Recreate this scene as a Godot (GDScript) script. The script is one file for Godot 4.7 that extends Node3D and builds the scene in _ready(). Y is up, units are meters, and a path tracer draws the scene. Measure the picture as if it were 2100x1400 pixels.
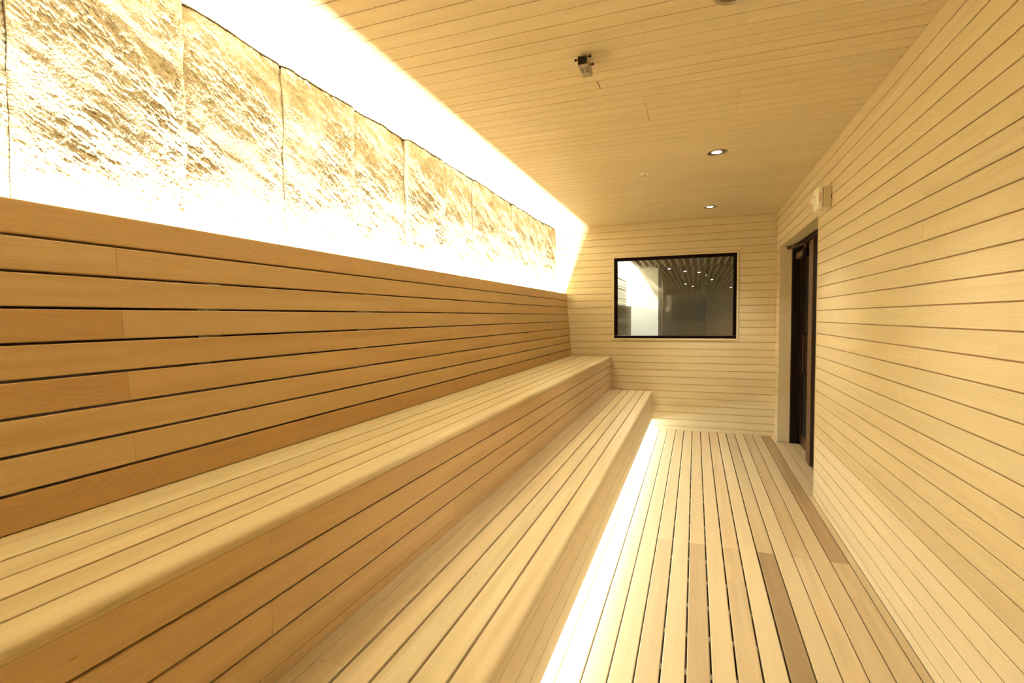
extends Node3D
# A long timber sauna room: two-tier bench and backrest on the left in front of a split-face stone wall,
# boarded walls and ceiling, duckboard floor, window in the end wall and glass door on the right.

const P := 0.085                  # board pitch on the walls
const H := 2.511                  # ceiling height
const XR := 0.85                  # right wall face
const ZB := -6.334                # end wall face
const ZR := 9.85                  # rear wall face, behind the camera
const PF := 0.0931209             # floor board pitch
const XF := -0.4917               # first floor joint
const PC := 0.0862792             # ceiling board pitch
const ZC := -1.77578              # a ceiling joint

var rng := RandomNumberGenerator.new()
var mesh_cache := {}
var mat_cache := {}
var wood_tex := []
var used := {}

# ------------------------------------------------------------------ helpers
func numbered(s: String) -> String:
	if not used.has(s):
		used[s] = 0
		return s
	used[s] += 1
	return "%s_%03d" % [s, used[s]]

func thing(called: String, label: String, category: String, at := Vector3.ZERO, group := "") -> Node3D:
	var o := Node3D.new()
	o.name = numbered(called)
	add_child(o)
	o.position = at
	o.set_meta("label", label)
	o.set_meta("category", category)
	if group != "":
		o.set_meta("group", group)
	return o

func setting(called: String, label: String, category: String) -> Node3D:
	var o := thing(called, label, category)
	o.set_meta("kind", "structure")
	return o

func add_mesh(parent: Node3D, called: String, mesh: Mesh, m: Material, t := Transform3D.IDENTITY) -> MeshInstance3D:
	var o := MeshInstance3D.new()
	o.name = called
	o.mesh = mesh
	o.material_override = m
	o.transform = t
	parent.add_child(o, true)
	return o

func lin(r: float, g: float, b: float) -> Color:
	return Color(r, g, b).linear_to_srgb()

func plain(key: String, c: Color, rough := 0.6, metal := 0.0, spec := 0.5) -> StandardMaterial3D:
	if mat_cache.has(key):
		return mat_cache[key]
	var m := StandardMaterial3D.new()
	m.albedo_color = c
	m.roughness = rough
	m.metallic = metal
	m.metallic_specular = spec
	mat_cache[key] = m
	return m

# wood: tone = linear base colour, one of a few grain textures
func wood(tone: Color, tex: int, rough := 0.5) -> StandardMaterial3D:
	var key := "wood %.3f %.3f %.3f %d %.2f" % [tone.r, tone.g, tone.b, tex, rough]
	if mat_cache.has(key):
		return mat_cache[key]
	var m := StandardMaterial3D.new()
	m.albedo_color = tone.linear_to_srgb()
	m.albedo_texture = wood_tex[tex]
	m.roughness = rough
	m.metallic_specular = 0.35
	mat_cache[key] = m
	return m

func make_wood_texture(seed_: int, kind: int) -> ImageTexture:
	var w := 1024
	var h := 256
	var na := FastNoiseLite.new()
	na.seed = seed_
	na.frequency = 1.0
	na.fractal_octaves = 2
	var nb := FastNoiseLite.new()
	nb.seed = seed_ + 7
	nb.frequency = 1.0
	nb.fractal_type = FastNoiseLite.FRACTAL_NONE
	var data := PackedByteArray()
	data.resize(w * h * 3)
	var k := 0
	for j in h:
		var v := float(j) / h * 0.30
		for i in w:
			var u := float(i) / w * 2.4
			var warp := na.get_noise_2d(u * 1.3, v * 5.0)
			var ring: float
			if kind == 1:
				ring = sin((v * 70.0 + warp * 5.0 + nb.get_noise_2d(u * 0.8, 3.0) * 6.0 * cos(v * 18.0)) * TAU * 0.8)
			else:
				ring = sin((v * 150.0 + warp * 3.0) * TAU * 0.7)
			var streak := nb.get_noise_2d(u * 2.0, v * 420.0)
			var broad := na.get_noise_2d(u * 0.7 + 20.0, v * 16.0)
			var fleck := nb.get_noise_2d(u * 60.0, v * 700.0)
			var m := 0.965 + 0.016 * ring * (0.6 + 0.5 * warp) + 0.016 * streak + 0.022 * broad
			if fleck > 0.62:
				m -= 0.035
			if kind == 2:
				m += 0.028 * sin((u * 52.0 + v * 40.0 + na.get_noise_2d(u * 2.0, v * 6.0) * 2.0) * TAU * 0.5)
			elif kind == 3:
				m += 0.03 * broad
			m = clampf(m, 0.6, 1.03)
			data[k] = int(clampf(m * 250.0, 0, 255))
			data[k + 1] = int(clampf(pow(m, 1.25) * 249.0, 0, 255))
			data[k + 2] = int(clampf(pow(m, 1.6) * 247.0, 0, 255))
			k += 3
	# a few pin knots
	if kind == 1 or kind == 3:
		var kr := RandomNumberGenerator.new()
		kr.seed = seed_ * 31
		for n in 2:
			var ci := kr.randi_range(20, w - 20)
			var cj := kr.randi_range(10, h - 10)
			var rad := kr.randf_range(1.2, 2.4)
			for dj in range(-8, 9):
				for di in range(-9, 10):
					var d := Vector2(di / 1.6, dj / 1.1).length() / rad
					var f := 1.0 - 0.13 * exp(-d * d) * (0.8 + 0.2 * sin(d * 5.0))
					var o := ((cj + dj) * w + ci + di) * 3
					if o >= 0 and o + 2 < data.size():
						data[o] = int(data[o] * f)
						data[o + 1] = int(data[o + 1] * f * f)
						data[o + 2] = int(data[o + 2] * f * f * f)
	var img := Image.create_from_data(w, h, false, Image.FORMAT_RGB8, data)
	img.generate_mipmaps()
	return ImageTexture.create_from_image(img)

# A prism: profile (y, z) swept along x by length l. Profile runs round once; sharp where flagged flat.
func prism_mesh(profile: PackedVector2Array, l: float, uvk: int, smooth_from := -1, smooth_to := -1) -> ArrayMesh:
	var st := SurfaceTool.new()
	st.begin(Mesh.PRIMITIVE_TRIANGLES)
	var n := profile.size()
	var u0 := fposmod(uvk * 0.377, 1.0)
	var v0 := fposmod(uvk * 0.291, 1.0)
	var run := 0.0
	var fn := []
	for i in n:
		var e := profile[(i + 1) % n] - profile[i]
		fn.append(Vector2(-e.y, e.x).normalized() * -1.0)
	# make sure the normals point outwards
	var mid := Vector2.ZERO
	for p in profile:
		mid += p / n
	for i in n:
		if fn[i].dot((profile[i] + profile[(i + 1) % n]) * 0.5 - mid) < 0:
			fn[i] = -fn[i]
	for i in n:
		var a := profile[i]
		var b := profile[(i + 1) % n]
		var na: Vector2 = fn[i]
		var nb: Vector2 = fn[i]
		if i >= smooth_from and i <= smooth_to and smooth_from >= 0:
			if i > smooth_from:
				na = (fn[i] + fn[i - 1]).normalized()
			if i < smooth_to:
				nb = (fn[i] + fn[i + 1]).normalized()
		var le := (b - a).length()
		var pts := [[-l / 2, a, na, run], [l / 2, a, na, run], [l / 2, b, nb, run + le], [-l / 2, b, nb, run + le]]
		run += le
		var nn := Vector3(0, fn[i].x, fn[i].y)
		var p0 := Vector3(-l / 2, a.x, a.y)
		var p1 := Vector3(l / 2, a.x, a.y)
		var p2 := Vector3(l / 2, b.x, b.y)
		var order := [0, 1, 2, 0, 2, 3]
		if (p1 - p0).cross(p2 - p0).dot(nn) > 0:
			order = [0, 2, 1, 0, 3, 2]
		for o in order:
			var q = pts[o]
			st.set_normal(Vector3(0, q[2].x, q[2].y))
			st.set_uv(Vector2(q[0] / 2.4 + u0, q[3] / 0.30 + v0))
			st.add_vertex(Vector3(q[0], q[1].x, q[1].y))
	for s in [-1.0, 1.0]:
		for i in range(1, n - 1):
			var tri := [profile[0], profile[i], profile[i + 1]]
			var c: float = (tri[1] - tri[0]).cross(tri[2] - tri[0])
			if c * s > 0:
				tri = [profile[0], profile[i + 1], profile[i]]
			for p in tri:
				st.set_normal(Vector3(s, 0, 0))
				st.set_uv(Vector2(u0 + p.y / 2.4, v0 + p.x / 0.3))
				st.add_vertex(Vector3(s * l / 2, p.x, p.y))
	return st.commit()

func board_mesh(l: float, w: float, t: float, bev: float, uvk: int) -> ArrayMesh:
	var key := "b %.4f %.4f %.4f %.4f %d" % [l, w, t, bev, uvk]
	if mesh_cache.has(key):
		return mesh_cache[key]
	var y := w / 2
	var z := t / 2
	var pr := PackedVector2Array([Vector2(-y, -z), Vector2(y, -z), Vector2(y, z - bev), Vector2(y - bev, z), Vector2(-y + bev, z), Vector2(-y, z - bev)])
	var m := prism_mesh(pr, l, uvk)
	mesh_cache[key] = m
	return m

# One board; centre of its FRONT face at c, length along lx, front facing nz.
func board(parent: Node3D, called: String, c: Vector3, lx: Vector3, nz: Vector3, l: float, w: float, t: float, m: Material, bev := 0.0015) -> MeshInstance3D:
	var uvk := rng.randi_range(0, 11)
	var b := Basis(lx, nz.cross(lx), nz)
	return add_mesh(parent, called, board_mesh(l, w, t, bev, uvk), m, Transform3D(b, c - nz * t / 2))

# plain bevelled box, not textured along a grain
func box(parent: Node3D, called: String, c: Vector3, s: Vector3, m: Material, bev := 0.0, turn := 0.0) -> MeshInstance3D:
	var me: Mesh
	if bev > 0.0:
		var key := "x %.4f %.4f %.4f %.4f" % [s.x, s.y, s.z, bev]
		if not mesh_cache.has(key):
			mesh_cache[key] = bevel_box(s, bev)
		me = mesh_cache[key]
	else:
		var bm := BoxMesh.new()
		bm.size = s
		me = bm
	return add_mesh(parent, called, me, m, Transform3D(Basis(Vector3.UP, turn), c))

func bevel_box(s: Vector3, r: float) -> ArrayMesh:
	# box with rounded edges: a sphere cut at its quadrants and pushed out to the corners
	var st := SurfaceTool.new()
	st.begin(Mesh.PRIMITIVE_TRIANGLES)
	var h := s / 2 - Vector3.ONE * r
	var rows := []
	for sy in [1.0, -1.0]:
		for j in 4:
			var th := PI / 6 * j if sy > 0 else PI / 2 + PI / 6 * j
			var row := []
			for qd in 4:
				var sx := 1.0 if qd in [0, 3] else -1.0
				var sz := 1.0 if qd in [0, 1] else -1.0
				for i in 4:
					var ph := PI / 2 * qd + PI / 6 * i
					var n := Vector3(sin(th) * cos(ph), cos(th), sin(th) * sin(ph))
					row.append([n * r + Vector3(sx * h.x, sy * h.y, sz * h.z), n])
			row.append(row[0])
			rows.append(row)
	for j in rows.size() - 1:
		for i in 16:
			for o in [[j, i], [j + 1, i + 1], [j, i + 1], [j, i], [j + 1, i], [j + 1, i + 1]]:
				var q = rows[o[0]][o[1]]
				st.set_normal(q[1])
				st.add_vertex(q[0])
	for sg in [1.0, -1.0]:
		var y: float = sg * s.y / 2
		var c := [Vector3(-h.x, y, -h.z), Vector3(h.x, y, -h.z), Vector3(h.x, y, h.z), Vector3(-h.x, y, h.z)]
		for o in ([0, 1, 2, 0, 2, 3] if sg > 0 else [0, 2, 1, 0, 3, 2]):
			st.set_normal(Vector3(0, sg, 0))
			st.add_vertex(c[o])
	return st.commit()

# lathe: points (radius, y) turned round y
func lathe(pts: PackedVector2Array, seg := 32, smooth := true) -> ArrayMesh:
	var st := SurfaceTool.new()
	st.begin(Mesh.PRIMITIVE_TRIANGLES)
	if not smooth:
		st.set_smooth_group(-1)
	for i in pts.size() - 1:
		for k in seg:
			var a0 := TAU * k / seg
			var a1 := TAU * (k + 1) / seg
			var q := [Vector3(pts[i].x * cos(a0), pts[i].y, pts[i].x * sin(a0)), Vector3(pts[i].x * cos(a1), pts[i].y, pts[i].x * sin(a1)),
				Vector3(pts[i + 1].x * cos(a1), pts[i + 1].y, pts[i + 1].x * sin(a1)), Vector3(pts[i + 1].x * cos(a0), pts[i + 1].y, pts[i + 1].x * sin(a0))]
			for o in [0, 1, 2, 0, 2, 3]:
				st.add_vertex(q[o])
	st.index()
	st.generate_normals()
	return st.commit()

func tube(path: Array, r: float, seg := 10) -> ArrayMesh:
	var st := SurfaceTool.new()
	st.begin(Mesh.PRIMITIVE_TRIANGLES)
	var rings := []
	for i in path.size():
		var d: Vector3 = (path[mini(i + 1, path.size() - 1)] - path[maxi(i - 1, 0)]).normalized()
		var a := d.cross(Vector3.UP if absf(d.y) < 0.9 else Vector3.RIGHT).normalized()
		var b := d.cross(a).normalized()
		var ring := []
		for k in seg + 1:
			var an := TAU * k / seg
			var n: Vector3 = a * cos(an) + b * sin(an)
			ring.append([path[i] + n * r, n])
		rings.append(ring)
	for i in path.size() - 1:
		for k in seg:
			for o in [[i, k], [i + 1, k + 1], [i, k + 1], [i, k], [i + 1, k], [i + 1, k + 1]]:
				var q = rings[o[0]][o[1]]
				st.set_normal(q[1])
				st.add_vertex(q[0])
	for e in [0, path.size() - 1]:
		for k in seg:
			for v in [path[e], rings[e][k][0], rings[e][k + 1][0]]:
				st.set_normal((path[e] - path[1 if e == 0 else e - 1]).normalized())
				st.add_vertex(v)
	return st.commit()

# ------------------------------------------------------------------ tones of the timber (linear base colours)
const BASE := Color(0.765, 0.64, 0.415)
var tones := []
func tone(f: float, red := 0.0) -> Color:
	return Color(BASE.r * f, BASE.g * f * (1.0 - red), BASE.b * f * (1.0 - 1.7 * red))
func wall_wood(dark := 0.0) -> Material:
	var t = [0.985, 1.0, 1.015, 0.99, 1.005, 0.97][rng.randi_range(0, 5)]
	var r = [0.0, 0.006, 0.014, -0.006][rng.randi_range(0, 3)]
	return wood(tone(t - dark, r + dark * 0.5), [0, 1, 3, 4][rng.randi_range(0, 3)])

func gy(k: int) -> float:
	return H - (0.96 + (k - 1)) * P

func cuts(a: float, b: float, joints: Array) -> Array:
	# [lo, hi] pieces of a..b (a < b) split at the joints
	var pts := [a]
	var js := joints.duplicate()
	js.sort()
	for j in js:
		if j > a + 0.02 and j < b - 0.02:
			pts.append(j)
	pts.append(b)
	var out := []
	for i in pts.size() - 1:
		out.append([pts[i] + (0.0004 if i > 0 else 0.0), pts[i + 1] - (0.0004 if i < pts.size() - 2 else 0.0)])
	return out

func area_light(parent: Node3D, at: Vector3, towards: Vector3, up: Vector3, size: Vector2, energy: float, color: Color) -> AreaLight3D:
	var l := AreaLight3D.new()
	l.area_size = size
	l.light_energy = energy
	l.light_color = color
	l.shadow_enabled = true
	l.area_range = 30.0
	l.area_attenuation = 2.0
	parent.add_child(l, true)
	l.position = at
	l.basis = Basis.looking_at(towards, up)
	return l

const LED := Color(0.95, 1.0, 0.985)

func _ready() -> void:
	rng.seed = 4711
	# ------------------------------------------------------------------ camera, environment, exposure
	var cam := Camera3D.new()
	cam.name = "camera"
	cam.position = Vector3(0, 1.37697, 0)
	cam.rotation_order = EULER_ORDER_YXZ
	cam.rotation = Vector3(-0.0470505, 0.3504695, -0.0097805)
	cam.fov = 2.0 * rad_to_deg(atan(700.0 / 1028.5246))
	cam.near = 0.02
	cam.far = 60.0
	add_child(cam)
	cam.current = true
	var we := WorldEnvironment.new()
	we.name = "environment"
	var env := Environment.new()
	env.background_mode = Environment.BG_COLOR
	env.background_color = Color(0, 0, 0)
	env.ambient_light_source = Environment.AMBIENT_SOURCE_DISABLED
	env.tonemap_mode = Environment.TONE_MAPPER_LINEAR
	env.tonemap_exposure = 1.56
	env.sdfgi_enabled = true
	env.ssao_enabled = true
	env.ssil_enabled = true
	we.environment = env
	add_child(we)

	for s in [[11, 0], [23, 1], [37, 2], [41, 3], [59, 0]]:
		wood_tex.append(make_wood_texture(s[0], s[1]))

	# ------------------------------------------------------------------ lamps of the room: two hidden light lines
	build_cove_light()
	build_floor_light()

	# ------------------------------------------------------------------ structure
	build_floor()
	build_right_wall()
	build_end_walls()
	build_ceiling()
	build_stone_wall()
	build_window(1, ZB, 1.0)
	build_window(2, ZR, -1.0)
	build_door()
	build_beyond()
	# ------------------------------------------------------------------ furniture
	build_backrest()
	build_upper_bench()
	build_lower_bench()
	# ------------------------------------------------------------------ small things
	build_downlights()
	build_sensor()
	build_sprinkler()
	build_fire_strobe()

func glow(key: String, c: Color, e: float) -> StandardMaterial3D:
	if mat_cache.has(key):
		return mat_cache[key]
	var m := StandardMaterial3D.new()
	m.albedo_color = Color(0.9, 0.9, 0.88)
	m.emission_enabled = true
	m.emission = c
	m.emission_energy_multiplier = e
	mat_cache[key] = m
	return m

func build_cove_light() -> void:
	var l := ZR - ZB - 0.02
	var zc := (ZR + ZB) / 2
	var t := thing("light_strip", "linear warm white light hidden behind the backrest, washing the stone wall", "light strip", Vector3(-1.608, 1.596, zc))
	var alu := plain("alu", lin(0.6, 0.6, 0.58), 0.4, 0.8)
	box(t, "channel", Vector3(0, -0.004, 0), Vector3(0.018, 0.008, l), alu)
	box(t, "diffuser", Vector3(0, 0.002, 0), Vector3(0.012, 0.004, l), glow("led", LED, 3.0))
	area_light(t, Vector3(0, 0.006, 0), Vector3(0.42, 1, 0).normalized(), Vector3(0, 0, 1), Vector2(0.012, l), 57.0, LED)

func build_floor_light() -> void:
	var l := ZR - ZB - 0.02
	var zc := (ZR + ZB) / 2
	var t := thing("light_strip", "linear warm white light under the lower bench, shining on the floorboards", "light strip", Vector3(-0.56, 0.104, zc))
	var alu := plain("alu", lin(0.6, 0.6, 0.58), 0.4, 0.8)
	box(t, "channel", Vector3(0, 0.004, 0), Vector3(0.018, 0.008, l), alu)
	box(t, "diffuser", Vector3(0, -0.002, 0), Vector3(0.012, 0.004, l), glow("led", LED, 3.0))
	area_light(t, Vector3(0, -0.006, 0), Vector3(0.8, -1, 0).normalized(), Vector3(0, 0, 1), Vector2(0.012, l), 8.0, LED)

# ------------------------------------------------------------------ floor
func build_floor() -> void:
	var f := setting("floor", "slatted duckboard floor of long narrow planks with dark gaps", "floor")
	box(f, "base", Vector3(-0.4, -0.16, (ZR + ZB) / 2), Vector3(4.4, 0.16, ZR - ZB + 0.6), plain("screed", lin(0.12, 0.09, 0.06), 0.9))
	# tones: plank between joint j and j + 1; [far part, near part]
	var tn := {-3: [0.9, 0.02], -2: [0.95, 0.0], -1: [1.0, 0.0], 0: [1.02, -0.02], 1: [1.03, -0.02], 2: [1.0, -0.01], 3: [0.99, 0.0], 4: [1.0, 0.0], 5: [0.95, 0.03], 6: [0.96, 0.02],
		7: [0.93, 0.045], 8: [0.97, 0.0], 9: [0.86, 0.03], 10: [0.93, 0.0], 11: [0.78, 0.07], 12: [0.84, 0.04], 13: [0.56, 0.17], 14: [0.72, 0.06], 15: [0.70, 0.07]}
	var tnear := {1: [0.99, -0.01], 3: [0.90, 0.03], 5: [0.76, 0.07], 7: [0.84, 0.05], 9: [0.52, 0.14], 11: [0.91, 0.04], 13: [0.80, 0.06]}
	for j in range(-3, 16):
		var x0 := XF + PF * j
		var gl := joint_gap(j)
		var gr := joint_gap(j + 1)
		var xa := x0 + gl / 2
		var xb := x0 + PF - gr / 2
		var za := ZB
		var zb := ZR
		if j == 14:
			# the plank along the wall: full width only in the doorway
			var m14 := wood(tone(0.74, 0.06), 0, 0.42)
			board(f, "plank", Vector3((xa + xb) / 2, 0, -5.18), Vector3(0, 0, 1), Vector3.UP, 1.76, xb - xa, 0.028, m14, 0.003)
			xb = XR
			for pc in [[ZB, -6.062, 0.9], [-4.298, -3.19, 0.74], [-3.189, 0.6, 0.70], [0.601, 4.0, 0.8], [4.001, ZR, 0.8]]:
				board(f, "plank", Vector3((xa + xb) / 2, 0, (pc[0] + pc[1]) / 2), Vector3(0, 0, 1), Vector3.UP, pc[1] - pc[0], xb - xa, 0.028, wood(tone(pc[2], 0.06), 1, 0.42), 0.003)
			continue
		if j == 15:
			board(f, "plank", Vector3((xa + 0.988) / 2, 0, -5.18), Vector3(0, 0, 1), Vector3.UP, 1.76, 0.988 - xa, 0.028, wood(tone(0.72, 0.08), 4, 0.42), 0.003)
			continue
		var joints := [-3.178, 0.62, 4.4] if posmod(j, 2) == 1 else [-1.2, 2.5, 6.1]
		var n := 0
		for pc in cuts(za, zb, joints):
			var tt = tn[j]
			if n > 0 and tnear.has(j):
				tt = tnear[j]
			elif n > 0:
				tt = [tt[0] * rng.randf_range(0.95, 1.02), tt[1]]
			var tex = 3 if (j in [7, 9, 11, 13]) else [0, 1, 4][posmod(j * 5 + n, 3)]
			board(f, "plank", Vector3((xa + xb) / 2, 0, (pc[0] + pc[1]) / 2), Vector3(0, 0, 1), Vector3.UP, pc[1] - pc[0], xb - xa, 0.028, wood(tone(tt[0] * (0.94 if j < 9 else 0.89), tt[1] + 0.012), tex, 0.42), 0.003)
			n += 1
	# bearers under the planks, seen as pale dots in the gaps
	var bm := wood(tone(0.85), 0)
	var z := ZB + 0.13
	while z < 2.5:
		board(f, "bearer", Vector3(0.1, -0.0283, z), Vector3(1, 0, 0), Vector3.UP, 1.46, 0.035, 0.05, bm, 0.002)
		z += 0.245

func joint_gap(j: int) -> float:
	if j <= 0: return 0.0032
	if j <= 2: return 0.0042
	if j == 3: return 0.0055
	if j <= 9: return 0.0072
	if j == 10: return 0.0056
	return 0.0042

# ------------------------------------------------------------------ walls
func build_right_wall() -> void:
	var w := setting("wall_right", "right wall lined with pale horizontal boards", "wall")
	var wy := H + 0.12
	var back := wood(tone(0.74, 0.14), 0)  # redder, darker tone puts groove shade into the backing colour
	var d0 := -6.10
	var d1 := -4.28
	# backing, with the doorway left out
	box(w, "backing", Vector3(XR + 0.0972, H / 2, (ZR + d1) / 2 + 0.15), Vector3(0.18, wy, ZR - d1 + 0.3), back)
	box(w, "backing", Vector3(XR + 0.0972, H / 2, (d0 + ZB) / 2 - 0.08), Vector3(0.18, wy, d0 - ZB + 0.16), back)
	box(w, "backing", Vector3(XR + 0.0972, (H + 0.06 + 2.125) / 2, (d0 + d1) / 2), Vector3(0.18, H + 0.06 - 2.125, d1 - d0), back)
	var nx := Vector3(-1, 0, 0)
	var lx := Vector3(0, 0, 1)
	for k in range(0, 30):
		var top := H if k == 0 else gy(k) - 0.0027
		var bot := 0.0 if k == 29 else gy(k + 1) + 0.0027
		var joints := [-2.46, 1.1, 4.7, 7.4] if k % 2 == 1 else [-0.62, 2.9, 6.2]
		if k % 6 == 4:
			joints.append(-3.9)
		var spans := []
		if top < 2.125:
			spans = [[ZB, d0 + 0.018], [d1 - 0.018, ZR]]
		else:
			spans = [[ZB, ZR]]
		for sp in spans:
			for pc in cuts(sp[0], sp[1], joints):
				var b := bot
				if bot < 2.125 and top > 2.125:
					# the row that the door head cuts into
					for q in cuts(pc[0], pc[1], [d0 + 0.018, d1 - 0.018]):
						var mid = (q[0] + q[1]) / 2
						b = 2.127 if (mid > d0 and mid < d1) else bot
						board(w, "board", Vector3(XR, (top + b) / 2, mid), lx, nx, q[1] - q[0], top - b, 0.007, wall_wood(), 0.0010)
					continue
				board(w, "board", Vector3(XR, (top + b) / 2, (pc[0] + pc[1]) / 2), lx, nx, pc[1] - pc[0], top - b, 0.007, wall_wood(), 0.0010)
	# lining of the doorway
	var t := setting("trim_1", "pale timber lining round the doorway", "trim")
	var tm := wood(tone(0.97, 0.01), 0)
	board(t, "jamb", Vector3(0.907, 1.053, d0 + 0.02), Vector3.UP, Vector3(0, 0, 1), 2.106, 0.118, 0.02, tm)
	board(t, "jamb", Vector3(0.907, 1.053, d1 - 0.02), Vector3.UP, Vector3(0, 0, -1), 2.106, 0.118, 0.02, tm)
	board(t, "head", Vector3(0.907, 2.106, (d0 + d1) / 2), Vector3(0, 0, 1), Vector3.DOWN, d1 - d0, 0.118, 0.02, tm)

func build_end_walls() -> void:
	for e in [["wall_back", ZB, 1.0, "far end wall lined with pale horizontal boards round the window"], ["wall_rear", ZR, -1.0, "rear wall lined with pale horizontal boards"]]:
		var zf: float = e[1]
		var s: float = e[2]
		var w := setting(e[0], e[3], "wall")
		var back := wood(tone(0.74, 0.14), 0)  # same painted-in shade for the grooves between these boards
		var x0 := -2.0
		var x1 := XR + 0.2
		var zc := zf - s * 0.0822
		# backing round the window opening
		box(w, "backing", Vector3((x0 - 0.955) / 2, H / 2, zc), Vector3(-0.955 - x0, H + 0.12, 0.15), back)
		box(w, "backing", Vector3((0.450 + x1) / 2, H / 2, zc), Vector3(x1 - 0.450, H + 0.12, 0.15), back)
		box(w, "backing", Vector3(-0.2525, (2.105 + H + 0.06) / 2, zc), Vector3(1.405, H + 0.06 - 2.105, 0.15), back)
		box(w, "backing", Vector3(-0.2525, 0.525, zc), Vector3(1.405, 1.17, 0.15), back)
		for k in range(0, 30):
			var top := H if k == 0 else gy(k) - 0.0026
			var bot := 0.0 if k == 29 else gy(k + 1) + 0.0026
			var parts := []
			var wa := -0.977
			var wb := 0.472
			if top < 1.087 or bot > 2.126:
				var js := [rng.randf_range(-1.2, 0.4)] if (k % 7 == 3) else []
				for pc in cuts(-1.80, XR, js):
					parts.append([pc[0], pc[1], bot, top])
			else:
				parts.append([-1.80, wa, bot, top])
				parts.append([wb, XR, bot, top])
				if bot < 1.087:
					parts.append([wa, wb, bot, 1.0865])
				if top > 2.126:
					parts.append([wa, wb, 2.1265, top])
			for q in parts:
				var m := wall_wood()
				# boards with rippled figure
				if s > 0 and ((k == 6 or k == 8) and q[1] < 0.0 or k == 11 and q[0] > 0.0):
					m = wood(tone(0.97, 0.01), 2)
				board(w, "board", Vector3((q[0] + q[1]) / 2, (q[2] + q[3]) / 2, zf), Vector3(1, 0, 0), Vector3(0, 0, s), q[1] - q[0], q[3] - q[2], 0.007, m, 0.0010)

func build_ceiling() -> void:
	var c := setting("ceiling", "ceiling lined with pale narrow boards running across the room", "ceiling")
	var back := wood(tone(0.66, 0.16), 0)  # shade of the ceiling grooves put into this dark red tone
	box(c, "backing", Vector3(-0.45, H + 0.068, (ZR + ZB) / 2), Vector3(3.1, 0.12, ZR - ZB + 0.5), back)
	var i := -135
	var joint := 0.0014
	while i < 54:
		var z0 := ZC - PC * i
		var z1 := z0 - PC
		i += 1
		var g0 := joint
		joint = [0.0012, 0.0017, 0.0014, 0.0022, 0.0011, 0.0019][rng.randi_range(0, 5)]
		var a := minf(z0, ZR) - g0
		var b := maxf(z1, ZB) + joint
		if a - b < 0.01:
			continue
		var row := i - 1
		var js := []
		if row == 8:
			js = [-0.452]
		elif row in [12, 13, 14]:
			js = [-0.257, 0.205]
		elif row % 9 == 4:
			js = [rng.randf_range(-1.3, 0.6)]
		var m := wall_wood(0.0)
		var pcs := cuts(-1.80, XR, js)
		if row == 8:
			pcs[0][1] -= 0.0024
			pcs[1][0] += 0.0024
		if row in [12, 13, 14]:
			pcs[0][1] -= 0.0010
			pcs[1][0] += 0.0004
			pcs[1][1] -= 0.0003 + (0.0012 if row == 14 else 0.0)
		if row == 11:
			# the rebated edge of the access hatch
			pcs = [[-1.80, -0.258], [0.213, XR]]
			board(c, "board", Vector3(-0.0225, H, (a + (b + 0.021)) / 2), Vector3(1, 0, 0), Vector3.DOWN, 0.4695, a - b - 0.0214, 0.012, m, 0.0008)
			board(c, "board", Vector3(-0.0225, H, b + 0.0103), Vector3(1, 0, 0), Vector3.DOWN, 0.4695, 0.0206, 0.012, m, 0.0008)
		for pc in pcs:
			board(c, "board", Vector3((pc[0] + pc[1]) / 2, H, (a + b) / 2), Vector3(1, 0, 0), Vector3.DOWN, pc[1] - pc[0], a - b, 0.012, m if pcs.size() == 1 else wall_wood(0.0), 0.001)

# ------------------------------------------------------------------ stone
func stone_material() -> StandardMaterial3D:
	if mat_cache.has("stone"):
		return mat_cache["stone"]
	var m := StandardMaterial3D.new()
	m.albedo_color = lin(0.52, 0.42, 0.275)
	m.roughness = 0.9
	m.metallic_specular = 0.25
	var n := FastNoiseLite.new()
	n.seed = 5
	n.frequency = 0.02
	n.fractal_octaves = 4
	var nt := NoiseTexture2D.new()
	nt.width = 512
	nt.height = 512
	nt.seamless = true
	nt.noise = n
	var g := Gradient.new()
	g.set_color(0, Color(0.86, 0.82, 0.76))
	g.set_color(1, Color(1, 1, 1))
	nt.color_ramp = g
	m.albedo_texture = nt
	m.uv1_triplanar = true
	m.uv1_world_triplanar = true
	m.uv1_scale = Vector3(2, 2, 2)
	var hn := FastNoiseLite.new()
	hn.seed = 17
	hn.frequency = 0.045
	hn.fractal_octaves = 4
	var ht := NoiseTexture2D.new()
	ht.width = 1024
	ht.height = 1024
	ht.seamless = true
	ht.noise = hn
	m.heightmap_enabled = true
	m.heightmap_texture = ht
	m.heightmap_scale = 0.35
	mat_cache["stone"] = m
	return m

func build_stone_wall() -> void:
	var w := setting("wall_left", "left wall of tall rough split-face stone slabs above the backrest", "wall")
	box(w, "backing", Vector3(-1.96, H / 2, (ZR + ZB) / 2), Vector3(0.28, H + 0.12, ZR - ZB + 0.5), plain("render", lin(0.3, 0.25, 0.18), 0.9))
	var m := stone_material()
	# slab joints along the wall, how far each slab stands out, size of its facets
	var zs := [-6.334, -5.85, -5.30, -4.74, -4.34, -3.80, -3.30, -2.80, -2.30, -1.80, -1.32, -0.82, -0.34, 0.14, 0.64]
	var out := [-1.700, -1.722, -1.712, -1.722, -1.706, -1.714, -1.700, -1.730, -1.722, -1.728, -1.700, -1.706, -1.714, -1.71]
	var cell := [0.010, 0.010, 0.009, 0.009, 0.008, 0.008, 0.007, 0.0055, 0.005, 0.0045, 0.0042, 0.0042, 0.0042, 0.012]
	for i in out.size():
		add_mesh(w, "stone_slab", slab_mesh(zs[i], zs[i + 1], out[i], cell[i], i), m)
	var z := 0.64
	while z < ZR - 0.01:
		var z1 := minf(z + 1.0, ZR)
		add_mesh(w, "stone_slab", slab_mesh(z, z1, -1.712, 0.03, int(z * 10)), m)
		z = z1

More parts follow.
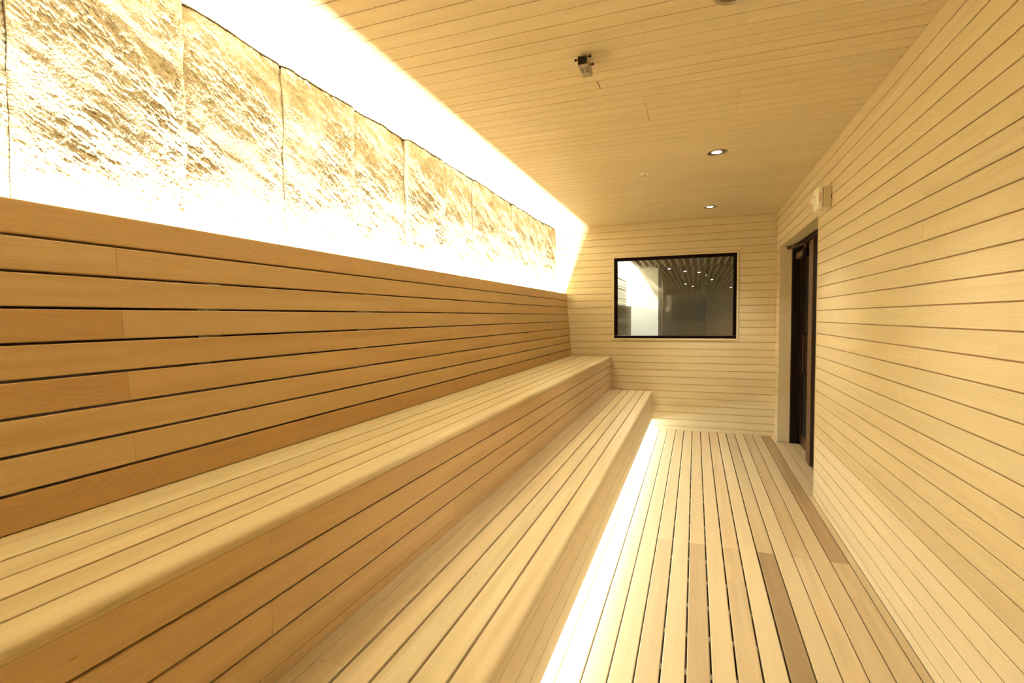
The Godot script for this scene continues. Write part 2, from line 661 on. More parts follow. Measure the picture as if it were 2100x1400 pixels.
func slab_mesh(z0: float, z1: float, xo: float, cell: float, sd: int) -> ArrayMesh:
	var big := FastNoiseLite.new()
	big.seed = 100
	big.frequency = 1.0
	big.fractal_octaves = 3
	var cel := FastNoiseLite.new()
	cel.noise_type = FastNoiseLite.TYPE_CELLULAR
	cel.cellular_return_type = FastNoiseLite.RETURN_DISTANCE
	cel.seed = 200 + sd
	cel.frequency = 1.0
	cel.fractal_type = FastNoiseLite.FRACTAL_NONE
	var rid := FastNoiseLite.new()
	rid.seed = 300 + sd
	rid.frequency = 1.0
	rid.fractal_type = FastNoiseLite.FRACTAL_RIDGED
	rid.fractal_octaves = 3
	var fin := FastNoiseLite.new()
	fin.seed = 400 + sd
	fin.frequency = 1.0
	fin.fractal_octaves = 2
	var y0 := 1.45
	var y1 := H - 0.004
	var nz := int(ceil((z1 - z0 - 0.004) / cell))
	var ny := int(ceil((y1 - y0) / cell))
	var vs := PackedVector3Array()
	var idx := PackedInt32Array()
	vs.resize((nz + 1) * (ny + 1))
	var wdt := z1 - z0
	for j in ny + 1:
		var y := lerpf(y0, y1, float(j) / ny)
		for i in nz + 1:
			var z := lerpf(z0 + 0.0015, z1 - 0.0015, float(i) / nz)
			# along / across the cleavage, which runs down towards the far end
			var al := -z * 0.84 - y * 0.54
			var ac := -z * 0.54 + y * 0.84
			var s := sd * 7.3
			var b := big.get_noise_2d(al * 2.2 + s, ac * 4.0)
			var wp := fin.get_noise_2d(al * 14.0 + s, ac * 14.0) * 0.5
			var c1 := cel.get_noise_2d(al * 13.0 + wp, ac * 36.0 + wp + s)
			var c2 := cel.get_noise_2d(al * 42.0 + s, ac * 95.0 + wp * 2.0)
			var r := rid.get_noise_2d(al * 20.0 + wp, ac * 60.0 + s)
			var fi := fin.get_noise_2d(al * 130.0, ac * 240.0 + s)
			var rough := clampf(0.85 + 1.1 * big.get_noise_2d(al * 2.6 + 40.0 + s, ac * 3.4), 0.15, 1.3)
			var e := minf(z - z0, z1 - z)
			var pillow := -0.012 * pow(clampf(1.0 - e / 0.05, 0.0, 1.0), 2.0)
			var x := xo + 0.018 * b + pillow + rough * (0.0056 * c1 + 0.0036 * c2 + 0.0032 * r + 0.0026 * fi)
			var edge_top := 0.012 * big.get_noise_2d(z * 5.0 + s, 9.0)
			var yy := y
			if j == ny:
				yy = y1 - 0.004 + minf(0.0, edge_top - 0.003)
			vs[j * (nz + 1) + i] = Vector3(x, yy, z)
	var ns := PackedVector3Array()
	ns.resize(vs.size())
	for j in ny + 1:
		for i in nz + 1:
			var a := vs[j * (nz + 1) + mini(i + 1, nz)] - vs[j * (nz + 1) + maxi(i - 1, 0)]
			var b := vs[mini(j + 1, ny) * (nz + 1) + i] - vs[maxi(j - 1, 0) * (nz + 1) + i]
			ns[j * (nz + 1) + i] = b.cross(a).normalized()
	for j in ny:
		for i in nz:
			var p := j * (nz + 1) + i
			idx.append_array(PackedInt32Array([p, p + 1, p + nz + 2, p, p + nz + 2, p + nz + 1]))
	# sawn sides and top going back to the wall
	var ring := []
	for j in ny + 1:
		ring.append(j * (nz + 1))
	for i in range(1, nz + 1):
		ring.append(ny * (nz + 1) + i)
	for j in range(ny - 1, -1, -1):
		ring.append(j * (nz + 1) + nz)
	for k in ring.size() - 1:
		var a := vs[ring[k]]
		var b := vs[ring[k + 1]]
		var n := (b - a).cross(Vector3(1, 0, 0)).normalized()
		var q := vs.size()
		vs.append_array(PackedVector3Array([a, b, Vector3(-1.825, b.y, b.z), Vector3(-1.825, a.y, a.z)]))
		ns.append_array(PackedVector3Array([n, n, n, n]))
		idx.append_array(PackedInt32Array([q, q + 1, q + 2, q, q + 2, q + 3]))
	var arr := []
	arr.resize(Mesh.ARRAY_MAX)
	arr[Mesh.ARRAY_VERTEX] = vs
	arr[Mesh.ARRAY_NORMAL] = ns
	arr[Mesh.ARRAY_INDEX] = idx
	var me := ArrayMesh.new()
	me.add_surface_from_arrays(Mesh.PRIMITIVE_TRIANGLES, arr)
	return me

# ------------------------------------------------------------------ window and door
func glass_material() -> StandardMaterial3D:
	if mat_cache.has("glass"):
		return mat_cache["glass"]
	var m := StandardMaterial3D.new()
	m.transparency = BaseMaterial3D.TRANSPARENCY_ALPHA
	m.albedo_color = Color(0.88, 0.90, 0.84, 0.03)
	m.roughness = 0.0
	m.metallic_specular = 0.6
	mat_cache["glass"] = m
	return m

func build_window(n: int, zf: float, s: float) -> void:
	var w := setting("window_%d" % n, "black framed window in the far end wall with a pale timber surround" if n == 1 else "black framed window in the rear wall", "window")
	var tm := wood(tone(1.0, 0.0), 0)
	var nz := Vector3(0, 0, s)
	var x0 := -0.9755
	var x1 := 0.4705
	var y0 := 1.0875
	var y1 := 2.1255
	var t := 0.024
	# surround: stands 8 mm proud of the boards
	for b in [[Vector3((x0 + x1) / 2, y1 - t / 2, 0), Vector3.RIGHT, x1 - x0], [Vector3((x0 + x1) / 2, y0 + t / 2, 0), Vector3.RIGHT, x1 - x0],
			[Vector3(x0 + t / 2, (y0 + y1) / 2, 0), Vector3.UP, y1 - y0 - 2 * t], [Vector3(x1 - t / 2, (y0 + y1) / 2, 0), Vector3.UP, y1 - y0 - 2 * t]]:
		board(w, "surround", b[0] + Vector3(0, 0, zf + s * 0.010), b[1], nz, b[2], t, 0.10, tm, 0.004)
	var fm := plain("black frame", lin(0.008, 0.003, 0.002), 0.5, 0.0, 0.15)
	var fx0 := x0 + t
	var fx1 := x1 - t
	var fy0 := y0 + t
	var fy1 := y1 - t
	var fw := 0.038
	var zc := zf - s * 0.022
	box(w, "frame", Vector3((fx0 + fx1) / 2, fy1 - fw / 2, zc), Vector3(fx1 - fx0, fw, 0.05), fm, 0.003)
	box(w, "frame", Vector3((fx0 + fx1) / 2, fy0 + fw / 2 * 0.8, zc), Vector3(fx1 - fx0, fw * 0.8, 0.05), fm, 0.003)
	box(w, "frame", Vector3(fx0 + fw / 2, (fy0 + fy1) / 2, zc), Vector3(fw, fy1 - fy0 - fw * 1.8, 0.05), fm, 0.003)
	box(w, "frame", Vector3(fx1 - fw / 2, (fy0 + fy1) / 2, zc), Vector3(fw, fy1 - fy0 - fw * 1.8, 0.05), fm, 0.003)
	var q := QuadMesh.new()
	q.size = Vector2(fx1 - fx0 - 2 * fw + 0.004, fy1 - fy0 - 1.8 * fw + 0.004)
	for dz in [-0.008, 0.008]:
		add_mesh(w, "pane", q, glass_material(), Transform3D(Basis(Vector3.UP, 0.0 if s > 0 else PI), Vector3((fx0 + fx1) / 2, (fy0 + fy1) / 2 - 0.004, zc + dz)))

func build_door() -> void:
	var d := setting("door_1", "dark bronze glazed door standing slightly ajar in the right wall", "door")
	var dark := plain("bronze", lin(0.014, 0.006, 0.004), 0.5, 0.0, 0.2)
	# fixed frame
	box(d, "frame", Vector3(1.003, 1.05, -6.062), Vector3(0.07, 2.10, 0.035), dark, 0.003)
	box(d, "frame", Vector3(1.003, 2.078, -5.18), Vector3(0.07, 0.05, 1.72), dark, 0.003)
	box(d, "frame", Vector3(1.003, 1.05, -4.318), Vector3(0.07, 2.10, 0.035), dark, 0.003)
	box(d, "side_panel", Vector3(1.006, 1.035, -4.75), Vector3(0.03, 2.03, 0.83), plain("black panel", lin(0.005, 0.002, 0.0015), 0.5, 0.0, 0.15), 0.003)
	# threshold
	box(d, "threshold", Vector3(1.045, -0.012, -5.18), Vector3(0.11, 0.02, 1.74), stone_material())
	# leaf, set back behind the post that divides it from the dark side panel
	var leaf := Node3D.new()
	leaf.name = "leaf"
	leaf.position = Vector3(1.061, 0, -6.04)
	d.add_child(leaf)
	var rail := plain("bronze rail", lin(0.075, 0.036, 0.018), 0.4, 0.3)
	box(leaf, "stile", Vector3(0, 1.035, 0.045), Vector3(0.022, 2.05, 0.09), dark, 0.003)
	box(leaf, "stile", Vector3(0, 1.035, 0.83), Vector3(0.022, 2.05, 0.09), dark, 0.003)
	box(leaf, "rail", Vector3(0, 2.03, 0.4375), Vector3(0.022, 0.06, 0.69), dark, 0.003)
	box(leaf, "rail", Vector3(0, 0.066, 0.4375), Vector3(0.022, 0.112, 0.69), rail, 0.003)
	var q := QuadMesh.new()
	q.size = Vector2(0.695, 1.882)
	add_mesh(leaf, "pane", q, glass_material(), Transform3D(Basis(Vector3.UP, -PI / 2), Vector3(0, 1.061, 0.4375)))
	box(d, "post", Vector3(1.011, 1.03, -5.2475), Vector3(0.054, 2.06, 0.163), plain("bronze post", lin(0.12, 0.055, 0.026), 0.45, 0.2), 0.003)
	# pull handle
	var hm := plain("handle", lin(0.06, 0.03, 0.018), 0.35, 0.6)
	var hz := 0.42
	var xo := -0.055
	add_mesh(leaf, "handle", tube([Vector3(-0.011, 1.19, hz), Vector3(xo + 0.012, 1.19, hz), Vector3(xo, 1.178, hz), Vector3(xo, 0.812, hz), Vector3(xo + 0.012, 0.80, hz), Vector3(-0.011, 0.80, hz)], 0.011), hm)
	# closer: body on the leaf, jointed arm to the far jamb
	var cm := plain("closer", lin(0.11, 0.05, 0.022), 0.45, 0.2)
	box(d, "closer", Vector3(1.018, 1.995, -5.86), Vector3(0.056, 0.062, 0.30), cm, 0.006)
	add_mesh(d, "closer_pivot", tube([Vector3(1.01, 1.945, -5.62), Vector3(1.01, 2.035, -5.62)], 0.030, 14), dark)
	add_mesh(d, "closer_arm", tube([Vector3(1.01, 2.03, -5.62), Vector3(0.99, 2.035, -5.55), Vector3(0.972, 2.035, -5.40), Vector3(0.965, 2.04, -5.37), Vector3(0.958, 2.045, -5.42), Vector3(0.932, 2.085, -6.05)], 0.0085), cm)
	box(d, "arm_shoe", Vector3(0.93, 2.088, -6.058), Vector3(0.036, 0.03, 0.04), cm, 0.004)
	# dark passage outside
	var o := setting("wall_passage", "dark passage outside the glazed door", "wall")
	var om := plain("passage", lin(0.30, 0.27, 0.19), 0.8)
	box(o, "panel", Vector3(2.15, 1.2, -5.0), Vector3(0.1, 2.8, 4.4), om)
	box(o, "panel", Vector3(1.6, 2.62, -5.0), Vector3(1.0, 0.1, 4.4), om)
	box(o, "panel", Vector3(1.6, -0.08, -5.0), Vector3(1.0, 0.1, 4.4), om)
	box(o, "panel", Vector3(1.6, 1.2, -7.15), Vector3(1.0, 2.8, 0.1), om)
	box(o, "panel", Vector3(1.6, 1.2, -2.85), Vector3(1.0, 2.8, 0.1), om)

# ------------------------------------------------------------------ the lounge and hall seen through the window
func build_beyond() -> void:
	var stone := plain("stacked stone", lin(0.50, 0.44, 0.32), 0.9)
	var white := plain("white wall", lin(0.80, 0.74, 0.60), 0.8)
	var brown := plain("brown wall", lin(0.36, 0.24, 0.11), 0.7)
	var fl := setting("floor_beyond", "dark floor of the lounge beyond the window", "floor")
	box(fl, "slab", Vector3(0.6, -0.1, -14.4), Vector3(5.0, 0.2, 16.0), plain("dark floor", lin(0.16, 0.13, 0.08), 0.5))
	var wl := setting("wall_beyond_left", "stacked stone wall of the lounge beyond the window, washed by light", "wall")
	# courses of stacked stone, upper part set back behind a ledge
	var y := 0.0
	while y < 2.9:
		var h := 0.052
		var low := y < 1.6
		var x := -1.50 + (0.11 if low else 0.0) + rng.randf_range(-0.006, 0.006)
		box(wl, "course", Vector3(x - 0.1, y + h / 2, -9.15), Vector3(0.2, h - 0.004, 5.3), stone)
		y += h
	box(wl, "backing", Vector3(-1.72, 1.4, -9.15), Vector3(0.14, 2.9, 5.3), brown)
	var we := setting("wall_beyond_end", "bright white wall panel at the end of the lounge beyond the window", "wall")
	box(we, "panel", Vector3(-1.16, 1.4, -11.87), Vector3(0.90, 2.9, 0.14), white)
	var wh := setting("wall_hall", "dim brown walls of the hall behind the glass partition", "wall")
	box(wh, "panel", Vector3(0.4, 1.3, -22.3), Vector3(5.4, 3.0, 0.2), brown)
	box(wh, "panel", Vector3(-2.1, 1.3, -17.1), Vector3(0.2, 3.0, 10.4), brown)
	box(wh, "panel", Vector3(2.9, 1.3, -14.4), Vector3(0.2, 3.0, 16.0), brown)
	box(wh, "panel", Vector3(1.9, 1.3, -6.62), Vector3(2.0, 3.0, 0.1), brown)
	var ce := setting("ceiling_beyond", "slatted timber ceiling of the lounge and hall beyond the window", "ceiling")
	box(ce, "backing", Vector3(0.85, 2.80, -14.4), Vector3(4.2, 0.1, 16.0), plain("black void", lin(0.05, 0.042, 0.04), 0.9))
	box(ce, "backing", Vector3(-1.45, 2.93, -9.15), Vector3(0.6, 0.1, 5.4), white)
	box(ce, "cove_edge", Vector3(-1.235, 2.69, -9.15), Vector3(0.03, 0.40, 5.3), white)
	var sm := wood(tone(0.62, 0.05), 0)
	for i in 20:
		var x := -1.17 + 0.135 * i
		board(ce, "slat", Vector3(x, 2.48, -9.15), Vector3(0, 0, 1), Vector3.DOWN, 5.2, 0.035, 0.09, sm, 0.002)
		board(ce, "slat", Vector3(x + 0.03, 2.48, -17.0), Vector3(0, 0, 1), Vector3.DOWN, 10.2, 0.035, 0.09, sm, 0.002)
	# glazed partition
	var gp := setting("window_3", "tall glass partition with dark brown posts beyond the lounge", "window")
	var pm := plain("brown post", lin(0.055, 0.033, 0.018), 0.5)
	for x in [-0.75, 0.17, 1.25]:
		box(gp, "post", Vector3(x, 1.25, -11.80), Vector3(0.07, 2.5, 0.09), pm, 0.004)
	box(gp, "rail", Vector3(0.75, 2.505, -11.80), Vector3(3.2, 0.07, 0.06), pm, 0.004)
	for x in [[-0.715, 0.135], [0.205, 1.215], [1.285, 2.75]]:
		var q := QuadMesh.new()
		q.size = Vector2(x[1] - x[0], 2.47)
		add_mesh(gp, "pane", q, glass_material(), Transform3D(Basis.IDENTITY, Vector3((x[0] + x[1]) / 2, 1.235, -11.80)))
	# cove lamp in the lounge ceiling
	var t := thing("light_strip", "linear light in the ceiling cove of the lounge beyond the window", "light strip", Vector3(-1.36, 2.67, -9.15))
	box(t, "channel", Vector3(0, 0.006, 0), Vector3(0.03, 0.008, 5.2), plain("alu", Color(1, 1, 1)))
	box(t, "diffuser", Vector3(0, 0, 0), Vector3(0.02, 0.004, 5.2), glow("led", LED, 3.0))
	area_light(t, Vector3(0, -0.006, 0), Vector3(0, -1, 0), Vector3(0, 0, 1), Vector2(0.02, 5.2), 10.0, LED)
	# hall spots
	for p in [[-0.57, -12.15, "hall spotlight beside the white wall panel, leftmost seen through the window"], [-0.24, -12.97, "hall spotlight second from the white panel in the upper row seen through the window"], [0.08, -13.42, "hall spotlight just left of the middle glass partition post"],
			[0.46, -16.25, "hall spotlight right of the middle partition post, lower than its neighbour"], [-0.32, -17.99, "hall spotlight lower left in the slatted ceiling seen through the window"], [-0.09, -19.57, "lowest hall spotlight near the middle of the window view"], [0.24, -14.44, "hall spotlight just right of the middle glass partition post"], [1.27, -20.98, "hall spotlight at the right edge of the window view"]]:
		var s := thing("ceiling_spot", p[2], "spotlight", Vector3(p[0], 2.47, p[1]), "spotlights in the hall ceiling")
		add_mesh(s, "housing", lathe(PackedVector2Array([Vector2(0.0, 0.06), Vector2(0.045, 0.06), Vector2(0.05, 0.0), Vector2(0.036, -0.006)]), 16), plain("spot housing", lin(0.5, 0.5, 0.48), 0.4, 0.6))
		add_mesh(s, "lens", lathe(PackedVector2Array([Vector2(0.0, -0.012), Vector2(0.022, -0.010), Vector2(0.036, -0.006)]), 10), glow("spot lens", Color(1, 0.98, 0.94), 8.0))
		var l := SpotLight3D.new()
		l.spot_angle = 55
		l.spot_range = 20
		l.light_energy = 1.6
		l.light_color = Color(1.0, 0.94, 0.86)
		l.light_size = 0.03
		l.shadow_enabled = true
		s.add_child(l)
		l.position = Vector3(0, -0.03, 0)
		l.rotation.x = -PI / 2

# ------------------------------------------------------------------ benches
func bench_wood(n: int, shade_red := 0.0) -> Material:  # extra red puts shade into the riser boards' colour
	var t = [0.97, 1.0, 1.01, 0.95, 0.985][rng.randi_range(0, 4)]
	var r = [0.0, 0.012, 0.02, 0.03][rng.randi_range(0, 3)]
	return wood(tone(t, r + shade_red), [0, 1, 3, 4][n % 4])

func build_backrest() -> void:
	var t := thing("bench_backrest", "long tilted backrest of nine wide horizontal boards below the stone wall", "backrest", Vector3(-1.5, 0.88, 0))
	var top := Vector2(-1.562, 1.680)
	var low := Vector2(-1.500, 0.883)
	var d := (low - top)
	var full := d.length()
	d = d / full
	var nrm := Vector3(-d.y, d.x, 0).normalized()
	if nrm.x < 0:
		nrm = -nrm
	var pitch := full / 9.0
	for k in 9:
		var a := k * pitch + (0.0 if k == 0 else 0.0036)
		var b := (k + 1) * pitch - (0.0 if k == 8 else 0.0036)
		var c := top + d * (a + b) / 2
		var joints := [-2.97, 1.03, 5.03] if k % 2 == 0 else [-0.966, 3.03, 7.0]
		var n := 0
		for pc in cuts(ZB + 0.001, ZR, joints):
			# red tint puts shade into all the boards; a few are redder still
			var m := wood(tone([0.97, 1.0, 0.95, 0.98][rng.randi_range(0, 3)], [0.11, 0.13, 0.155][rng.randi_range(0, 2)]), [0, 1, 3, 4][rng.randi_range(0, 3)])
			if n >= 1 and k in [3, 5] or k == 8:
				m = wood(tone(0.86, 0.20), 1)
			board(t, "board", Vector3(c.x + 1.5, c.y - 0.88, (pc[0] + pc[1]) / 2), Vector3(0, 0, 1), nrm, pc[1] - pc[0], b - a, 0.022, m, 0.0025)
			n += 1
	# uprights behind the boards and the shelf that carries the lamp
	var up := wood(tone(0.7, 0.05), 0)
	var z := ZB + 0.5
	while z < ZR:
		box(t, "upright", Vector3(-0.155, 0.22, z), Vector3(0.06, 1.0, 0.045), up)
		z += 0.9
	board(t, "light_stop", Vector3(-0.0775, 0.70, (ZR + ZB) / 2), Vector3(0, 0, 1), nrm, ZR - ZB, 0.15, 0.005, up)  # unseen strip added to stop lamp light leaking through the board gaps
	box(t, "shelf", Vector3(-0.165, 0.698, (ZR + ZB) / 2), Vector3(0.125, 0.016, ZR - ZB), up)

func nose_profile(w: float, th: float, r: float) -> PackedVector2Array:
	# (y across, z up): nose at +y; smooth arc from index 2 on
	var p := PackedVector2Array([Vector2(-w / 2, -th / 2), Vector2(w / 2 - 0.004, -th / 2)])
	p.append(Vector2(w / 2, -th / 2 + 0.004))
	for i in 9:
		var a := PI / 2 * i / 8
		p.append(Vector2(w / 2 - r + r * cos(a), th / 2 - r + r * sin(a)))
	p.append(Vector2(-w / 2, th / 2))
	return p

func build_bench(t: Node3D, org: Vector3, xs: Array, gaps: Array, yt: float, riser_x: float, ys: Array, joints_t: Array, joints_r: Array, th: float, shade_red: float) -> void:
	# tread: slats between xs[i] and xs[i + 1]; the last one carries the rounded nose
	var n := 0
	for i in xs.size() - 1:
		var a: float = xs[i] + gaps[i] / 2
		var b: float = xs[i + 1] - (gaps[i + 1] / 2 if i < xs.size() - 2 else 0.0)
		var js: Array = joints_t[i % joints_t.size()]
		for pc in cuts(ZB + 0.001, ZR, js):
			n += 1
			var m := bench_wood(n)
			var c := Vector3((a + b) / 2, yt, (pc[0] + pc[1]) / 2) - org
			if i == xs.size() - 2:
				var me := prism_mesh(nose_profile(b - a, th, 0.018), pc[1] - pc[0], rng.randi_range(0, 11), 3, 10)
				add_mesh(t, "nosing", me, m, Transform3D(Basis(Vector3(0, 0, 1), Vector3(1, 0, 0), Vector3(0, 1, 0)) * Basis.from_scale(Vector3(1, 1, 1)), c - Vector3(0, th / 2, 0)))
			else:
				board(t, "slat", c, Vector3(0, 0, 1), Vector3.UP, pc[1] - pc[0], b - a, th, m, 0.0016)
	# riser
	for i in ys.size() - 1:
		var g0: float = ys[i][1]
		var g1: float = ys[i + 1][1]
		var a: float = ys[i][0] - g0 / 2
		var b: float = ys[i + 1][0] + g1 / 2
		var js: Array = joints_r[i % joints_r.size()]
		for pc in cuts(ZB + 0.001, ZR, js):
			n += 1
			board(t, "riser_board", Vector3(riser_x, (a + b) / 2, (pc[0] + pc[1]) / 2) - org, Vector3(0, 0, 1), Vector3(1, 0, 0), pc[1] - pc[0], a - b, 0.02, bench_wood(n, shade_red), 0.002)

func build_upper_bench() -> void:
	var org := Vector3(-1.24, 0.0, 0)
	var t := thing("upper_bench", "upper timber bench tier with slatted seat along the backrest", "bench", org)
	build_bench(t, org, [-1.545, -1.449, -1.3565, -1.2615, -1.167, -1.0755, -0.984], [0.0, 0.0018, 0.0088, 0.0062, 0.0088, 0.0075, 0.0], 0.881, -0.990,
		[[0.855, 0.001], [0.768, 0.006], [0.676, 0.006], [0.584, 0.006], [0.495, 0.0016], [0.4645, 0.0]],
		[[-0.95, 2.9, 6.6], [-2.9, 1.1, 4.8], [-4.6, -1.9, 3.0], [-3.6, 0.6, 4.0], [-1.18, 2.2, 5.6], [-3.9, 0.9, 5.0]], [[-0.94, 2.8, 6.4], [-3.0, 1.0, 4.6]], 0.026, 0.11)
	var up := wood(tone(0.7, 0.05), 0)
	var z := ZB + 0.5
	while z < ZR:
		box(t, "bearer", Vector3(-0.05, 0.82, z), Vector3(0.46, 0.06, 0.045), up)
		z += 0.9
	box(t, "back_panel", Vector3(0.175, 0.66, (ZR + ZB) / 2), Vector3(0.012, 0.36, ZR - ZB), up)

func build_lower_bench() -> void:
	var org := Vector3(-0.74, 0.0, 0)
	var t := thing("lower_bench", "lower timber bench tier with slatted step and floor light beneath", "bench", org)
	build_bench(t, org, [-1.02, -0.951, -0.8595, -0.7650, -0.6710, -0.5785, -0.487], [0.0, 0.0015, 0.0085, 0.008, 0.0075, 0.009, 0.0], 0.4645, -0.4935,
		[[0.439, 0.0], [0.3935, 0.003], [0.296, 0.003], [0.2025, 0.003], [0.1145, 0.0]],
		[[-3.4, 1.2, 5.0], [-1.05, 2.2, 6.1], [-4.2, 0.4, 4.0], [-5.2, -1.0, 3.1], [-2.6, 1.7, 5.3], [-4.5, 0.2, 4.4]], [[-4.0, 0.1, 4.2], [0.9, 5.1]], 0.026, 0.01)
	var up := wood(tone(0.7, 0.05), 0)
	var z := ZB + 0.5
	while z < ZR:
		box(t, "bearer", Vector3(-0.02, 0.40, z), Vector3(0.44, 0.07, 0.045), up)
		z += 0.9
	box(t, "kick_board", Vector3(0.10, 0.15, (ZR + ZB) / 2), Vector3(0.02, 0.30, ZR - ZB), up)
	box(t, "lamp_board", Vector3(0.165, 0.122, (ZR + ZB) / 2), Vector3(0.13, 0.016, ZR - ZB), up)

# ------------------------------------------------------------------ small things
func build_downlights() -> void:
	var nick := plain("nickel", lin(0.42, 0.37, 0.30), 0.28, 0.9)
	var dark := plain("baffle", lin(0.24, 0.15, 0.075), 0.5, 0.5)
	var labels := ["round recessed ceiling downlight nearest the camera, cut by the photo's top edge", "lit recessed ceiling downlight in the middle of the ceiling", "lit recessed ceiling downlight nearest the far window"]
	var zs := [-1.980, -3.815, -5.675]
	for i in zs.size():
		var t := thing("downlight", labels[i], "downlight", Vector3([0.118, 0.132, 0.136][i], H, zs[i]), "recessed ceiling downlights")
		add_mesh(t, "trim_ring", lathe(PackedVector2Array([Vector2(0.068, 0.0), Vector2(0.067, -0.004), Vector2(0.062, -0.006), Vector2(0.056, -0.005), Vector2(0.052, -0.001), Vector2(0.050, 0.0)]), 40), nick)
		var gim := add_mesh(t, "gimbal", lathe(PackedVector2Array([Vector2(0.052, -0.001), Vector2(0.036, -0.0025), Vector2(0.033, -0.001)]), 40), dark)
		for s in [-1.0, 1.0]:
			add_mesh(gim, "screw", lathe(PackedVector2Array([Vector2(0.0, -0.005), Vector2(0.004, -0.0045), Vector2(0.0045, -0.002)]), 10), plain("screw", lin(0.03, 0.02, 0.01), 0.5), Transform3D(Basis.IDENTITY, Vector3(0.044 * s, 0, 0)))
		add_mesh(t, "lens", lathe(PackedVector2Array([Vector2(0.0, -0.003), Vector2(0.020, -0.0025), Vector2(0.033, -0.001)]), 20), glow("lamp lens", Color(1.0, 0.93, 0.8), 6.0))
		var l := SpotLight3D.new()
		l.spot_angle = 47
		l.spot_range = 20
		l.light_energy = 1.75
		l.light_color = Color(1.0, 0.98, 0.90)
		l.light_size = 0.05
		l.shadow_enabled = true
		t.add_child(l)
		l.position = Vector3(0, -0.03, 0)
		l.rotation.x = -PI / 2

func build_sensor() -> void:
	var t := thing("heat_sensor", "small slotted metal heat sensor box bolted to the ceiling", "sensor", Vector3(-0.4625, H, -2.237))
	var st := plain("steel", lin(0.45, 0.38, 0.27), 0.35, 0.7)
	var dk := plain("sensor dark", lin(0.012, 0.006, 0.004), 0.5)
	var w := 0.040
	var l := 0.120
	var yb := -0.052
	var yt := -0.016
	# a folded sheet: bottom with slots, two sides, open front
	var th := 0.0016
	box(t, "side", Vector3(-w / 2, (yb + yt) / 2, 0), Vector3(th, yt - yb, l), st)
	box(t, "side", Vector3(w / 2, (yb + yt) / 2, 0), Vector3(th, yt - yb, l), st)
	box(t, "top", Vector3(0, yt, 0), Vector3(w, th, l), st)
	# bottom as strips round two rows of slots
	box(t, "bottom", Vector3(0, yb, l / 2 - 0.011), Vector3(w, th, 0.022), st)
	box(t, "bottom", Vector3(0, yb, -l / 2 + 0.022), Vector3(w, th, 0.044), st)
	box(t, "bottom", Vector3(0, yb, 0.0105), Vector3(0.010, th, 0.055), st)
	for s in [-1.0, 1.0]:
		box(t, "bottom", Vector3(s * (w / 2 - 0.0015), yb, 0.0105), Vector3(0.003, th, 0.055), st)
		for i in 5:
			box(t, "slot_bar", Vector3(s * 0.0115, yb, 0.034 - i * 0.0118), Vector3(0.013, th, 0.0062), st)
		add_mesh(t, "rivet", lathe(PackedVector2Array([Vector2(0, -0.002), Vector2(0.003, -0.0012), Vector2(0.0036, 0)]), 10), st, Transform3D(Basis.IDENTITY, Vector3(s * 0.012, yb - th / 2, l / 2 - 0.012)))
	box(t, "element", Vector3(0, (yb + yt) / 2 + 0.002, -0.004), Vector3(w - 0.006, 0.022, l - 0.02), dk)
	box(t, "end_cap", Vector3(0, (yb + yt) / 2, -l / 2), Vector3(w - 0.006, yt - yb - 0.004, 0.006), st)
	box(t, "end_tab", Vector3(0, yb + 0.004, -l / 2 - 0.006), Vector3(w * 0.62, 0.007, 0.012), plain("tab", lin(0.65, 0.55, 0.38), 0.5))
	for b in [Vector3(0.028, -0.018, 0.05), Vector3(0.028, -0.024, -0.01), Vector3(-0.026, -0.024, 0.048)]:
		var s := signf(b.x)
		var bolt := add_mesh(t, "bolt", tube([Vector3(s * w / 2, b.y, b.z), Vector3(s * (w / 2 + 0.012), b.y, b.z)], 0.0035, 8), dk)
		add_mesh(bolt, "nut", tube([Vector3(s * (w / 2 + 0.010), b.y, b.z), Vector3(s * (w / 2 + 0.016), b.y, b.z)], 0.006, 6), dk)
	for z in [0.035, -0.035]:
		add_mesh(t, "standoff", tube([Vector3(0, 0, z), Vector3(0, yt, z)], 0.005, 8), st)

func build_sprinkler() -> void:
	var t := thing("sprinkler", "small round white sprinkler head on the ceiling near the downlights", "sprinkler", Vector3(-0.386, H, -4.165))
	var m := plain("enamel", lin(0.80, 0.74, 0.58), 0.4)
	add_mesh(t, "rosette", lathe(PackedVector2Array([Vector2(0.041, 0.0), Vector2(0.041, -0.003), Vector2(0.036, -0.007), Vector2(0.026, -0.008), Vector2(0.022, -0.004), Vector2(0.0, -0.004)]), 32), m)
	add_mesh(t, "stem", tube([Vector3(0, -0.003, 0), Vector3(0, -0.024, 0)], 0.0045, 10), plain("brass", lin(0.35, 0.26, 0.14), 0.35, 0.8))
	for s in [-1.0, 1.0]:
		add_mesh(t, "yoke", tube([Vector3(0.004 * s, -0.012, 0), Vector3(0.009 * s, -0.020, 0), Vector3(0.003 * s, -0.030, 0)], 0.0015, 6), m)
	add_mesh(t, "deflector", lathe(PackedVector2Array([Vector2(0, -0.030), Vector2(0.011, -0.031), Vector2(0.011, -0.033), Vector2(0, -0.033)]), 16), m)

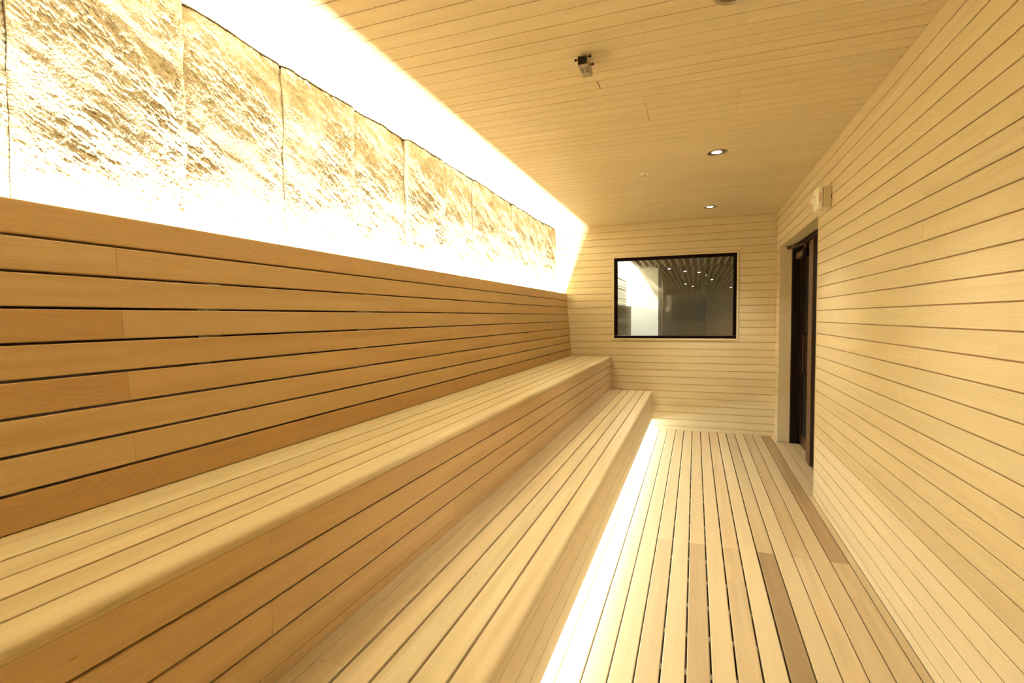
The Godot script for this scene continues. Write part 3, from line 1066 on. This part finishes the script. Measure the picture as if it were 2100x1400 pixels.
func build_fire_strobe() -> void:
	var t := thing("fire_alarm", "white fire alarm strobe with red lettering on the wall above the door", "fire alarm", Vector3(XR, 2.167, -3.975))
	var body := plain("alarm body", lin(0.62, 0.52, 0.34), 0.45)
	var cover := plain("alarm cover", lin(0.86, 0.80, 0.66), 0.4)
	box(t, "back_box", Vector3(-0.0245, 0, 0), Vector3(0.049, 0.142, 0.125), body, 0.006)
	var face := box(t, "cover", Vector3(-0.067, -0.003, -0.002), Vector3(0.036, 0.146, 0.129), cover, 0.011)
	box(t, "gasket", Vector3(-0.0495, -0.002, 0), Vector3(0.004, 0.132, 0.116), plain("gasket", lin(0.12, 0.04, 0.02), 0.7))
	box(t, "slot", Vector3(-0.003, -0.002, 0.0622), Vector3(0.004, 0.026, 0.002), plain("slot", lin(0.05, 0.02, 0.01), 0.7))
	box(t, "cable_knockout", Vector3(-0.028, -0.071, 0.0), Vector3(0.024, 0.004, 0.02), cover)
	var lm := StandardMaterial3D.new()
	lm.albedo_color = Color(0.95, 0.93, 0.85, 0.35)
	lm.transparency = BaseMaterial3D.TRANSPARENCY_ALPHA
	lm.roughness = 0.05
	var lens := lathe(PackedVector2Array([Vector2(0.0, 0.034), Vector2(0.012, 0.032), Vector2(0.022, 0.025), Vector2(0.028, 0.012), Vector2(0.030, 0.0)]), 24)
	var dome := add_mesh(t, "lens", lens, lm, Transform3D(Basis(Vector3.BACK, PI / 2), Vector3(-0.084, -0.012, 0.0)))
	dome.set_meta("label", "clear domed strobe lens")
	add_mesh(t, "flash_tube", tube([Vector3(-0.098, -0.030, 0.008), Vector3(-0.100, 0.006, 0.008)], 0.004, 8), plain("flash", lin(0.85, 0.82, 0.7), 0.2, 0.5))
	var red := plain("red print", lin(0.45, 0.06, 0.03), 0.5)
	var f := SystemFont.new()
	f.font_names = PackedStringArray(["Droid Sans"])
	f.font_weight = 700
	var letters := "FIRE"
	for i in 4:
		var tm := TextMesh.new()
		tm.text = letters[i]
		tm.font = f
		tm.font_size = 16
		tm.pixel_size = 0.0011
		tm.depth = 0.0008
		add_mesh(face, "letter", tm, red, Transform3D(Basis.IDENTITY, Vector3(0, 0.023 - i * 0.0155, 0.0650)))
